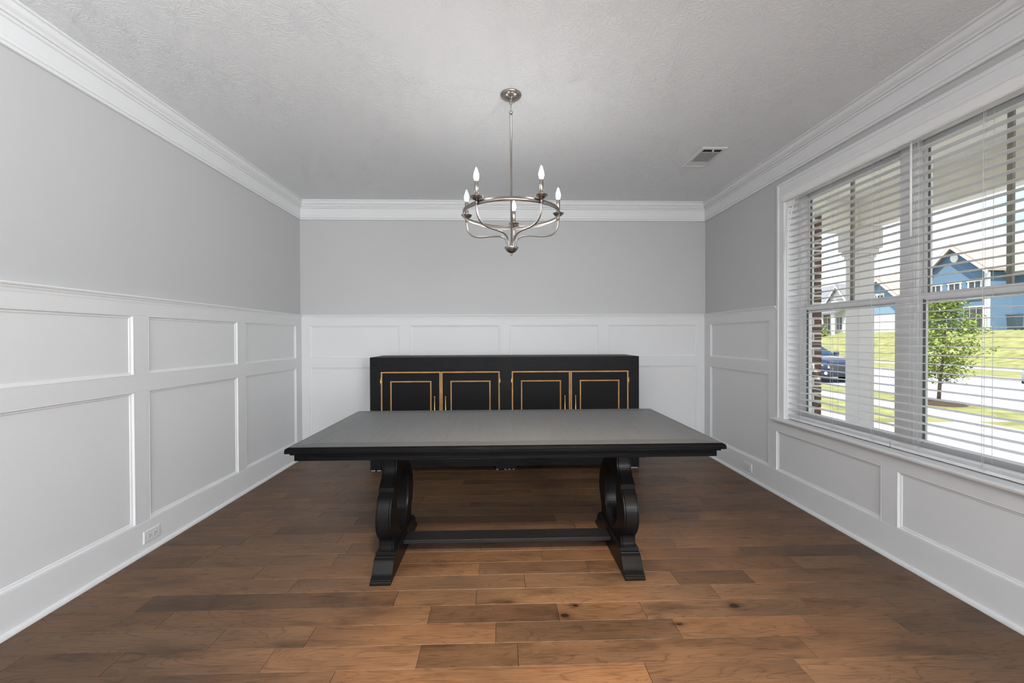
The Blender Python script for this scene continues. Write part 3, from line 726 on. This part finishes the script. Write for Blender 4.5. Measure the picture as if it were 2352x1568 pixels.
for k in range(5):
    a = math.radians(85.2+72*k); ca, sa = math.cos(a), math.sin(a)
    P = lambda r, z: (CX+r*ca, CY+r*sa, z)
    ctrl = [(.024, 1.816), (.027, 1.845), (.040, 1.872), (.068, 1.890), (.110, 1.896), (.165, 1.897), (.215, 1.899), (.262, 1.912), (.292, 1.942), (RA, 1.982), (RA, 2.022)]
    arm = MB().tube([P(r, z) for r, z in smooth_curve(ctrl, 4)], .0052, 10).build('arm', NICKEL, ch)
    MB().lathe(P(RA, ZR), [(0, -.013), (.0085, -.013), (.0085, .013), (0, .013)], 4).build('ring_block', NICKEL, arm)
    MB().lathe(P(RR-.0035, ZR-.001), [(0, .0045), (.004, .0035), (.005, 0), (.004, -.0035), (0, -.0045)], 8).build('ring_screw', NICKEL, arm)
    MB().lathe(P(RA, 2.030), [(0, -.003), (.010, -.003), (.020, .001), (.029, .008), (.0345, .0155), (.0355, .0165), (.034, .0172), (.026, .0115), (.013, .008), (0, .007)], 28).build('drip_cup', NICKEL, arm)
    cd = MB().lathe(P(RA, 2.036), [(0, 0), (.0112, 0), (.0112, .095), (.010, .0965), (0, .0965)], 20).build('candle_sleeve', NICKEL, arm)
    MB().lathe(P(RA, 2.132), [(.0085, -.002), (.0095, .004), (.0125, .012), (.0145, .021), (.0148, .028), (.0135, .038), (.0105, .049), (.0068, .060), (.0035, .069), (.001, .0745), (0, .0755)], 20).build('bulb', BULB, ch)

# ================================================================== porch outside
ZG = -.40
def struct(name, mb, m_, label, cat): return tag(mb.build(name, m_), label, cat, kind='structure')
struct('porch_floor', MB().box(XR+.20, 4.75, -3.3, 5.3, -.30, -.14), CONC, 'pale concrete porch floor outside the window', 'porch floor')
struct('porch_ceiling', MB().box(XR+.20, 4.95, -3.3, 5.5, 2.945, 3.05), PORCH, 'cream porch ceiling above the window', 'porch ceiling')
bm_ = thing('porch_beam', (4.55, 1.0, 2.62), 'cream beam carried by the porch column', 'beam', kind='structure')
box('beam_core', PORCH, bm_, 4.45, 4.69, -3.3, 5.26, 2.622, 2.944, b=.004); box('beam_fillet', PORCH, bm_, 4.42, 4.449, -3.3, 4.98, 2.90, 2.944, b=.003)
box('end_beam', PORCH, bm_, XR+.21, 4.449, 4.985, 5.22, 2.600, 2.944, b=.004)
co = thing('porch_column', (4.55, 5.09, -.14), 'square cream porch column with stepped capital', 'column')
box('shaft', COLP, co, 4.45, 4.65, 4.99, 5.19, -.14, 2.40, b=.006)
for i, (e_, za, zb_) in enumerate([(.012, 2.25, 2.30), (.03, 2.30, 2.36), (.055, 2.36, 2.621)]): box('capital_step', COLP, co, 4.45-e_, 4.65+e_, 4.99-e_, 5.19+e_, za, zb_, b=.004)
box('plinth', COLP, co, 4.42, 4.68, 4.96, 5.22, -.139, .12, b=.006)
# brick pier beside the window
PX1, PYF = 3.268, 4.10
bp = thing('brick_pier', ((XR+.2+PX1)/2, 4.3, -.14), 'brown brick pier with thick pale mortar at the end of the porch', 'pier')
box('mortar_core', MORTAR, bp, XR+.205, PX1-.004, PYF+.003, 4.55, -.14, 2.56)
CH = .0764; z = -.14+.002; row = 0; protos = {}
while z+.06 < 2.55:
    xe = PX1 if row % 2 == 0 else PX1
    first = .072 if row % 2 == 0 else .176
    xr = PX1; L_ = first; 
    while xr > XR+.22:
        xl = max(xr-L_, XR+.21)
        w = xr-xl
        if w > .02:
            key = round(w, 3)
            if key not in protos:
                protos[key] = MB().box(-w, 0, 0, .09, 0, CH-.021, b=.003)
                o = protos[key].build('brick', BRICKM, bp); o.location = Vector((xr, PYF, z))-Vector(ORG[bp]); 
                for v in o.data.vertices: v.co += Vector(ORG[bp])
                protos[key] = o
            else:
                o = clone(protos[key], bp)
            o.location = Vector((xr, PYF+rnd.uniform(-.003, .002), z))-Vector(ORG[bp])
        xr = xl-.021; L_ = .195
    z += CH; row += 1
box('cap_trim', PORCH, bp, XR+.205, PX1+.03, PYF-.03, 4.6, 2.552, 2.944, b=.004)

# ================================================================== ground beyond the porch
def slab(name, x0, x1, y0, y1, z, m_, label, cat): return struct(name, MB().box(x0, x1, y0, y1, z-.2, z), m_, label, cat)
slab('ground_lawn', 4.76, 11.25, -12, 90, ZG, GRASS, 'grass verge and front yard by the porch', 'lawn')
slab('ground_walk', 4.78, 9.20, -12, 7.7, ZG+.012, CONC, 'wide pale concrete drive in front of the porch', 'drive')
slab('ground_path', 4.78, 7.25, 7.701, 90, ZG+.012, CONC, 'pale concrete path along the yard', 'path')
slab('ground_sidewalk', 8.95, 10.15, 7.701, 90, ZG+.012, CONC, 'pale concrete sidewalk beside the street', 'sidewalk')
slab('ground_curb', 11.251, 11.55, -12, 90, ZG+.02, CONC, 'concrete curb of the street', 'curb')
slab('ground_street', 11.551, 20.0, -12, 95, ZG-.10, ASPH, 'pale asphalt street in the sun', 'street')
slab('ground_curb_far', 20.001, 20.4, -12, 95, ZG+.0, CONC, 'far curb of the street', 'curb')
slab('ground_verge_far', 20.401, 24.0, -12, 95, ZG-.01, GRASS, 'grass verge across the street', 'lawn')
slab('ground_sidewalk_far', 24.001, 26.2, -12, 95, ZG+.01, CONC, 'sidewalk across the street', 'sidewalk')
struct('ground_lawn_far', MB().prism([(26.201, ZG-.2), (26.201, ZG), (29, .05), (33, 1.15), (36, 1.68), (75, 1.75), (75, ZG-.2)], 'y', -12, 120), GRASS, 'sloping lawn rising to the houses across the street', 'lawn')

# ------------------------------------------------------------------ young tree
def tree(bx, by, bz):
    t = thing('young_tree', (bx, by, bz), 'slender young tree with light green leaves in the verge by the street', 'tree')
    MB().lathe((bx, by, bz), [(.52, -.01), (.45, .03), (.25, .075), (.06, .10), (0, .10)], 20).build('mulch_ring', MULCH, t)
    R_ = random.Random(5)
    tp = [(bx, by, bz+.05), (bx+.03, by, bz+.55), (bx+.08, by-.02, bz+1.1), (bx+.12, by-.03, bz+1.7), (bx+.13, by-.03, bz+2.2), (bx+.15, by-.02, bz+2.6)]
    MB().tube(tp, [.038, .032, .026, .019, .012, .005], 8).build('trunk', BARK, t)
    br = MB(); clusters = []
    for i in range(34):
        f = (i+.5)/34; z = .50+f*1.95; a = i*2.4+R_.uniform(-.4, .4)
        rad = (.78*math.sin(min(1, f*1.5+.30)*math.pi*.5)*(1-f)**.55+.10)*R_.uniform(.75, 1.12)
        o0 = Vector((bx+.03+.05*f*2, by-.02, bz+z)); tip = o0+Vector((math.cos(a)*rad, math.sin(a)*rad, .10+.16*rad))
        midp = (o0+tip)/2+Vector((0, 0, .05))
        br.tube([o0, midp, tip], [.010*(1-f*.5), .006, .002], 5)
        for q in range(6):
            k = .35+.65*q/5
            clusters.append((o0.lerp(tip, k)+Vector((0, 0, .04)), .085+.05*R_.random()))
    br.build('branches', BARK, t)
    lf = MB()
    for c, rr in clusters:
        for j in range(26):
            p = c+Vector((R_.gauss(0, rr), R_.gauss(0, rr), R_.gauss(0, rr*.65)))
            d = Vector((R_.uniform(-1, 1), R_.uniform(-1, 1), R_.uniform(-.8, .3))).normalized(); s_ = d.cross(Vector((R_.uniform(-.4, .4), R_.uniform(-.4, .4), 1))).normalized(); n_ = d.cross(s_)
            l_ = R_.uniform(.055, .10); w_ = l_*.32
            lf.add([p, p+d*l_*.45+s_*w_+n_*.006, p+d*l_, p+d*l_*.45-s_*w_+n_*.006], [(0, 1, 2, 3)])
    o = lf.build('foliage', LEAF, t); o['kind'] = 'stuff'
    return t
tree(10.80, 9.84, ZG)

def shrub(x, y, z, r_, h_, label):
    t = thing('shrub', (x, y, z), label, 'shrub')
    R_ = random.Random(int(x*10)); lf = MB()
    for j in range(420):
        a = R_.uniform(0, 6.283); u = R_.random()**.5; v = R_.random()
        p = Vector((x+math.cos(a)*u*r_*(1-.6*v), y+math.sin(a)*u*r_*(1-.6*v), z+.1+v*h_))
        d = Vector((R_.uniform(-1, 1), R_.uniform(-1, 1), R_.uniform(-.3, 1))).normalized(); s_ = d.orthogonal().normalized()
        lf.add([p, p+d*.12+s_*.07, p+d*.25, p+d*.12-s_*.07], [(0, 1, 2, 3)])
    o = lf.build('foliage', SHRUB, t); o['kind'] = 'stuff'
    MB().tube([(x, y, z-.05), (x, y, z+h_*.7)], [.04, .01], 6).build('stem', BARK, t)

# ------------------------------------------------------------------ houses
def gable_roof_x(parent, x0, x1, yc, hw, ze, za, m_, rake=True):
    """gable whose ridge runs along X; front at x0"""
    sl = (za-ze)/hw; th = .18; ov = .35
    for s_ in (-1, 1):
        poly = [(yc, za), (yc+s_*(hw+ov), za-sl*(hw+ov)), (yc+s_*(hw+ov), za-sl*(hw+ov)+th), (yc, za+th)]
        MB().prism(poly, 'x', x0-.35, x1).build('gable_roof', m_, parent)
        if rake:
            poly = [(yc, za-.22), (yc+s_*(hw+ov), za-sl*(hw+ov)-.22), (yc+s_*(hw+ov), za-sl*(hw+ov)+.02), (yc, za+.02)]
            MB().prism(poly, 'x', x0-.42, x0-.36).build('rake_board', HWHITE, parent)
def hwindow(parent, xf, yc, z0, w, h, head=True):
    f = MB(); f.box(xf-.05, xf+.02, yc-w/2-.10, yc-w/2, z0-.08, z0+h+.1).box(xf-.05, xf+.02, yc+w/2, yc+w/2+.10, z0-.08, z0+h+.1)
    f.box(xf-.07, xf+.02, yc-w/2-.16, yc+w/2+.16, z0+h, z0+h+.18).box(xf-.07, xf+.02, yc-w/2-.12, yc+w/2+.12, z0-.1, z0).box(xf-.04, xf+.02, yc-.025, yc+.025, z0, z0+h)
    o = f.build('window', HWHITE, parent)
    MB().box(xf-.02, xf+.01, yc-w/2, yc+w/2, z0, z0+h).build('pane', HGLASS, o)
def roof_y(parent, xe, xr, xb, y0, y1, ze, zr, m_):
    MB().prism([(xe, ze), (xe, ze+.2), (xr, zr+.2), (xb, ze+.2), (xb, ze), (xr, zr)], 'y', y0, y1).build('main_roof', m_, parent)
    box('fascia', HWHITE, parent, xe-.06, xe-.005, y0, y1, ze-.12, ze+.14)
    e_ = MB()
    for yy in (y0+.4, y1-.4): e_.prism([(xe+.6, ze), (xr, zr), (xb-.6, ze)], 'y', yy-.05, yy+.05)
    return e_
hA = thing('house', (40, 25, 1.7), 'blue siding house with tan shingle roof and front gable across the street', 'house', 'houses across the street')
box('wall', BLUE, hA, 38.0, 46, 14, 33.6, 1.6, 6.1)
roof_y(hA, 37.4, 41.6, 46.6, 13.6, 34.0, 6.08, 8.75, SHINGLE).build('gable_end', BLUE, hA)
MB().prism([(29.5, 1.6), (33.85, 1.6), (33.85, 6.35), (31.675, 8.30), (29.5, 6.35)], 'x', 36.0, 37.99).build('gable_wing', BLUE, hA)
gable_roof_x(hA, 36.0, 41.2, 31.675, 2.175, 6.40, 8.42, SHINGLE)
MB().prism([(31.66+.28*math.cos(q*.3927), 7.45+.36*math.sin(q*.3927)) for q in range(16)], 'x', 35.93, 36.02).build('gable_vent', HWHITE, hA)
for yc in (33.05, 31.65, 30.25): hwindow(hA, 36.0, yc, 4.15, .75, 1.25)
box('corner_board', HWHITE, hA, 35.95, 36.06, 29.42, 29.62, 1.7, 6.2); box('downspout', HWHITE, hA, 35.85, 35.94, 29.22, 29.34, 1.7, 6.0)
MB().prism([(34.3, 3.75), (34.3, 3.95), (36.0, 4.55), (36.0, 4.35)], 'y', 30.9, 34.6).build('porch_roof', SHINGLE, hA)
for yc in (31.1, 33.0): box('porch_post', HWHITE, hA, 34.45, 34.65, yc-.1, yc+.1, 1.3, 3.8)
d_ = box('entry_frame', HWHITE, hA, 35.95, 36.02, 29.65, 31.0, 1.75, 3.55)
for y0_, y1_ in ((29.72, 30.08), (30.14, 30.52), (30.58, 30.94)): box('pane', HGLASS, d_, 35.93, 35.96, y0_, y1_, 1.85, 3.45)
for yc in (26.0, 22.0, 18.0): hwindow(hA, 38.0, yc, 4.2, .9, 1.2)
box('frieze_board', HWHITE, hA, 37.94, 37.999, 14, 29.4, 5.75, 6.05)

hB = thing('house', (40, 38, 1.6), 'pale blue house with white garage door and steep gable across the street', 'house', 'houses across the street')
box('wall', BLUE2, hB, 36.6, 46, 34.4, 41.0, 1.3, 5.2)
roof_y(hB, 36.2, 41.2, 46.4, 34.2, 41.2, 5.2, 8.1, SHINGLE).build('gable_end', BLUE2, hB)
MB().prism([(36.4, 1.3), (39.8, 1.3), (39.8, 5.1), (38.1, 6.55), (36.4, 5.1)], 'x', 36.0, 36.59).build('gable_wing', BLUE2, hB)
gable_roof_x(hB, 36.0, 39.6, 38.1, 1.75, 5.15, 6.72, SHINGLE)
hwindow(hB, 36.0, 38.0, 4.35, .55, .8)
gd = box('garage_door', HWHITE, hB, 35.92, 35.995, 36.5, 39.3, 1.35, 3.25)
for k in range(3): box('panel_joint', mat('garage_joint', (.55, .55, .55), rough=.7), gd, 35.912, 35.919, 36.5, 39.3, 1.80+k*.48, 1.82+k*.48)

hC = thing('house', (41, 46, 1.6), 'taupe house with grey roof and white porch posts down the street', 'house', 'houses across the street')
box('wall', TAUPE, hC, 36.6, 46, 41.6, 52.0, 1.3, 5.0)
roof_y(hC, 36.0, 41.0, 46.4, 41.4, 52.4, 5.0, 7.35, SHINGLE2).build('gable_end', TAUPE, hC)
MB().prism([(41.75, 1.3), (44.0, 1.3), (44.0, 5.2), (42.85, 6.6), (41.75, 5.2)], 'x', 36.0, 36.59).build('gable_wing', HWHITE, hC)
gable_roof_x(hC, 36.0, 39.0, 42.85, 1.2, 5.2, 6.7, SHINGLE2)
MB().prism([(34.4, 3.6), (34.4, 3.8), (36.6, 4.7), (36.6, 4.5)], 'y', 41.6, 48.0).build('porch_roof', SHINGLE2, hC)
for yc in (41.9, 43.4, 45.4, 47.4): box('porch_post', HWHITE, hC, 34.5, 34.72, yc-.11, yc+.11, 1.3, 3.62)
for yc in (42.7, 44.6, 46.4): hwindow(hC, 36.0 if yc < 44 else 36.6, yc, 2.0, .7, 1.3)
shrub(33.8, 42.6, 1.15, .9, 1.3, 'round green shrub in front of the taupe house porch')
shrub(34.9, 29.7, 1.4, .5, .6, 'low shrub at the corner of the blue house')

tbn = thing('trash_bin', (37.0, 28.6, 1.68), 'tall dark wheeled bin standing against the blue house wall', 'bin')
MB().prism([(36.75, 1.75), (37.25, 1.75), (37.32, 2.75), (36.68, 2.75)], 'y', 28.35, 28.85).build('body', mat('bin_plastic', (.05, .08, .10), rough=.5), tbn)
MB().prism([(36.62, 2.75), (37.36, 2.75), (37.34, 2.83), (36.9, 2.90), (36.62, 2.83)], 'y', 28.30, 28.90).build('lid', mat('bin_lid', (.09, .12, .14), rough=.45), tbn)
for yy in (28.42, 28.78): MB().tube([(37.3, yy-.03, 1.80), (37.3, yy+.03, 1.80)], .11, 12).build('wheel', RUBBER, tbn)
for i, yy in enumerate((27.55, 26.85)):
    c = thing('garden_chair', (37.1, yy, 1.68), ['white slatted garden chair next to the dark bin', 'white slatted garden chair one place away from the dark bin'][i], 'chair', 'garden chairs by the blue house')
    MB().prism([(36.85, 2.02), (37.3, 1.92), (37.3, 1.95), (36.85, 2.05)], 'y', yy-.25, yy+.25).build('seat', HWHITE, c)
    MB().prism([(37.27, 1.93), (37.31, 1.93), (37.55, 2.60), (37.51, 2.60)], 'y', yy-.25, yy+.25).build('backrest', HWHITE, c)
    for xx in (36.87, 37.28):
        for s_ in (-.22, .22): box('leg', DARK, c, xx-.02, xx+.02, yy+s_-.02, yy+s_+.02, 1.68, 2.0)

# ------------------------------------------------------------------ cars
def car(cx, y0, sgn, zg, paint, label):
    """front bumper at y0, body runs to y0+sgn*4.6"""
    c = thing('car', (cx, y0+sgn*2.3, zg), label, 'car', 'cars on the street')
    Y = lambda t: y0+sgn*t
    def sect(t, hw, zb, zs, zt):
        return [(cx-hw*.86, Y(t), zg+zb), (cx-hw*.98, Y(t), zg+zb+.12), (cx-hw, Y(t), zg+zs-.08), (cx-hw*.97, Y(t), zg+zs), (cx-hw*.82, Y(t), zg+zt-.02), (cx-hw*.45, Y(t), zg+zt), (cx+hw*.45, Y(t), zg+zt), (cx+hw*.82, Y(t), zg+zt-.02), (cx+hw*.97, Y(t), zg+zs), (cx+hw, Y(t), zg+zs-.08), (cx+hw*.98, Y(t), zg+zb+.12), (cx+hw*.86, Y(t), zg+zb)]
    S = [(0.0, .80, .30, .60, .66), (.10, .90, .24, .70, .80), (.35, .94, .22, .78, .92), (.9, .95, .22, .84, .99), (1.35, .95, .22, .88, 1.03), (2.3, .95, .22, .90, 1.00), (3.6, .95, .22, .92, 1.02), (4.3, .93, .24, .92, 1.02), (4.52, .88, .28, .86, .96), (4.6, .80, .32, .70, .80)]
    MB().loops([sect(*s_) for s_ in S], smooth=True).build('body', paint, c)
    def gh(t, hw, z): return (hw, t, z)
    G = [(1.30, .80, 1.02, .80, 1.02), ]
    def trap(tb, tt, hb, ht, zb, zt): return [(cx-hb, Y(tb), zg+zb), (cx+hb, Y(tb), zg+zb), (cx+ht, Y(tt), zg+zt), (cx-ht, Y(tt), zg+zt)]
    lo = [(cx-.80, Y(1.25), zg+1.0), (cx+.80, Y(1.25), zg+1.0), (cx+.83, Y(4.35), zg+1.0), (cx-.83, Y(4.35), zg+1.0)]
    hi = [(cx-.60, Y(2.05), zg+1.47), (cx+.60, Y(2.05), zg+1.47), (cx+.62, Y(3.85), zg+1.47), (cx-.62, Y(3.85), zg+1.47)]
    tp_ = [(cx-.50, Y(2.25), zg+1.52), (cx+.50, Y(2.25), zg+1.52), (cx+.50, Y(3.7), zg+1.52), (cx-.50, Y(3.7), zg+1.52)]
    MB().loops([lo, hi, tp_]).build('cabin', paint, c, bevel=.03)
    def pane(name, a, b, c_, d_, inset=.06):
        q = [Vector(v) for v in (a, b, c_, d_)]; m_ = sum(q, Vector())/4; n_ = (q[1]-q[0]).cross(q[2]-q[0]).normalized()
        ctr = Vector((cx, Y(2.8), zg+1.2))
        if n_.dot(m_-ctr) < 0: n_ = -n_
        q = [m_+(v-m_)*(1-inset*2) for v in q]
        MB().loops([[v-n_*.01 for v in q], [v+n_*.012 for v in q]]).build(name, CARG, c)
    pane('windscreen', lo[0], lo[1], hi[1], hi[0], .05); pane('rear_window', lo[2], lo[3], hi[3], hi[2], .07)
    for i, j in ((1, 2), (3, 0)):
        a, b, c_, d_ = [Vector(v) for v in (lo[i], lo[j], hi[j], hi[i])]
        pane('side_window', a, a.lerp(b, .5), d_.lerp(c_, .5), d_, .07); pane('side_window', a.lerp(b, .5), b, c_, d_.lerp(c_, .5), .07)
    gr = box('grille', DARK, c, cx-.52, cx+.52, Y(-.012), Y(.03), zg+.44, zg+.67)
    for k in range(5): box('grille_bar', CHROME, gr, cx-.52, cx+.52, Y(-.024), Y(-.013), zg+.455+k*.046, zg+.470+k*.046)
    for s_ in (-1, 1):
        MB().loops([[(cx+s_*.56, Y(.0), zg+.56), (cx+s_*.84, Y(.10), zg+.60), (cx+s_*.84, Y(.10), zg+.71), (cx+s_*.56, Y(.02), zg+.67)], [(cx+s_*.56, Y(-.02), zg+.57), (cx+s_*.86, Y(.07), zg+.61), (cx+s_*.86, Y(.07), zg+.70), (cx+s_*.56, Y(.0), zg+.66)]]).build('headlamp', LAMPG, c)
        MB().tube([(cx+s_*.70, Y(.03), zg+.38), (cx+s_*.70, Y(-.02), zg+.38)], .06, 12).build('fog_lamp', LAMPG, c)
        MB().box(cx+s_*.88, cx+s_*1.06, Y(1.45), Y(1.58), zg+1.0, zg+1.13, b=.03).build('mirror', paint, c)
        for t in (.90, 3.70):
            w = MB().tube([(cx+s_*.72, Y(t), zg+.33), (cx+s_*.955, Y(t), zg+.33)], .33, 24).build('wheel', RUBBER, c)
            MB().tube([(cx+s_*.93, Y(t), zg+.33), (cx+s_*.965, Y(t), zg+.33)], .21, 18).build('rim', CHROME, w)
    box('lower_bumper', DARK, c, cx-.75, cx+.75, Y(-.02), Y(.05), zg+.24, zg+.33)
    return c
car(13.02, 15.25, 1, ZG-.10, CARB, 'dark navy car parked on the street facing the porch')
car(17.45, 12.70, -1, ZG-.10, CARS, 'silver car parked on the far side of the street')
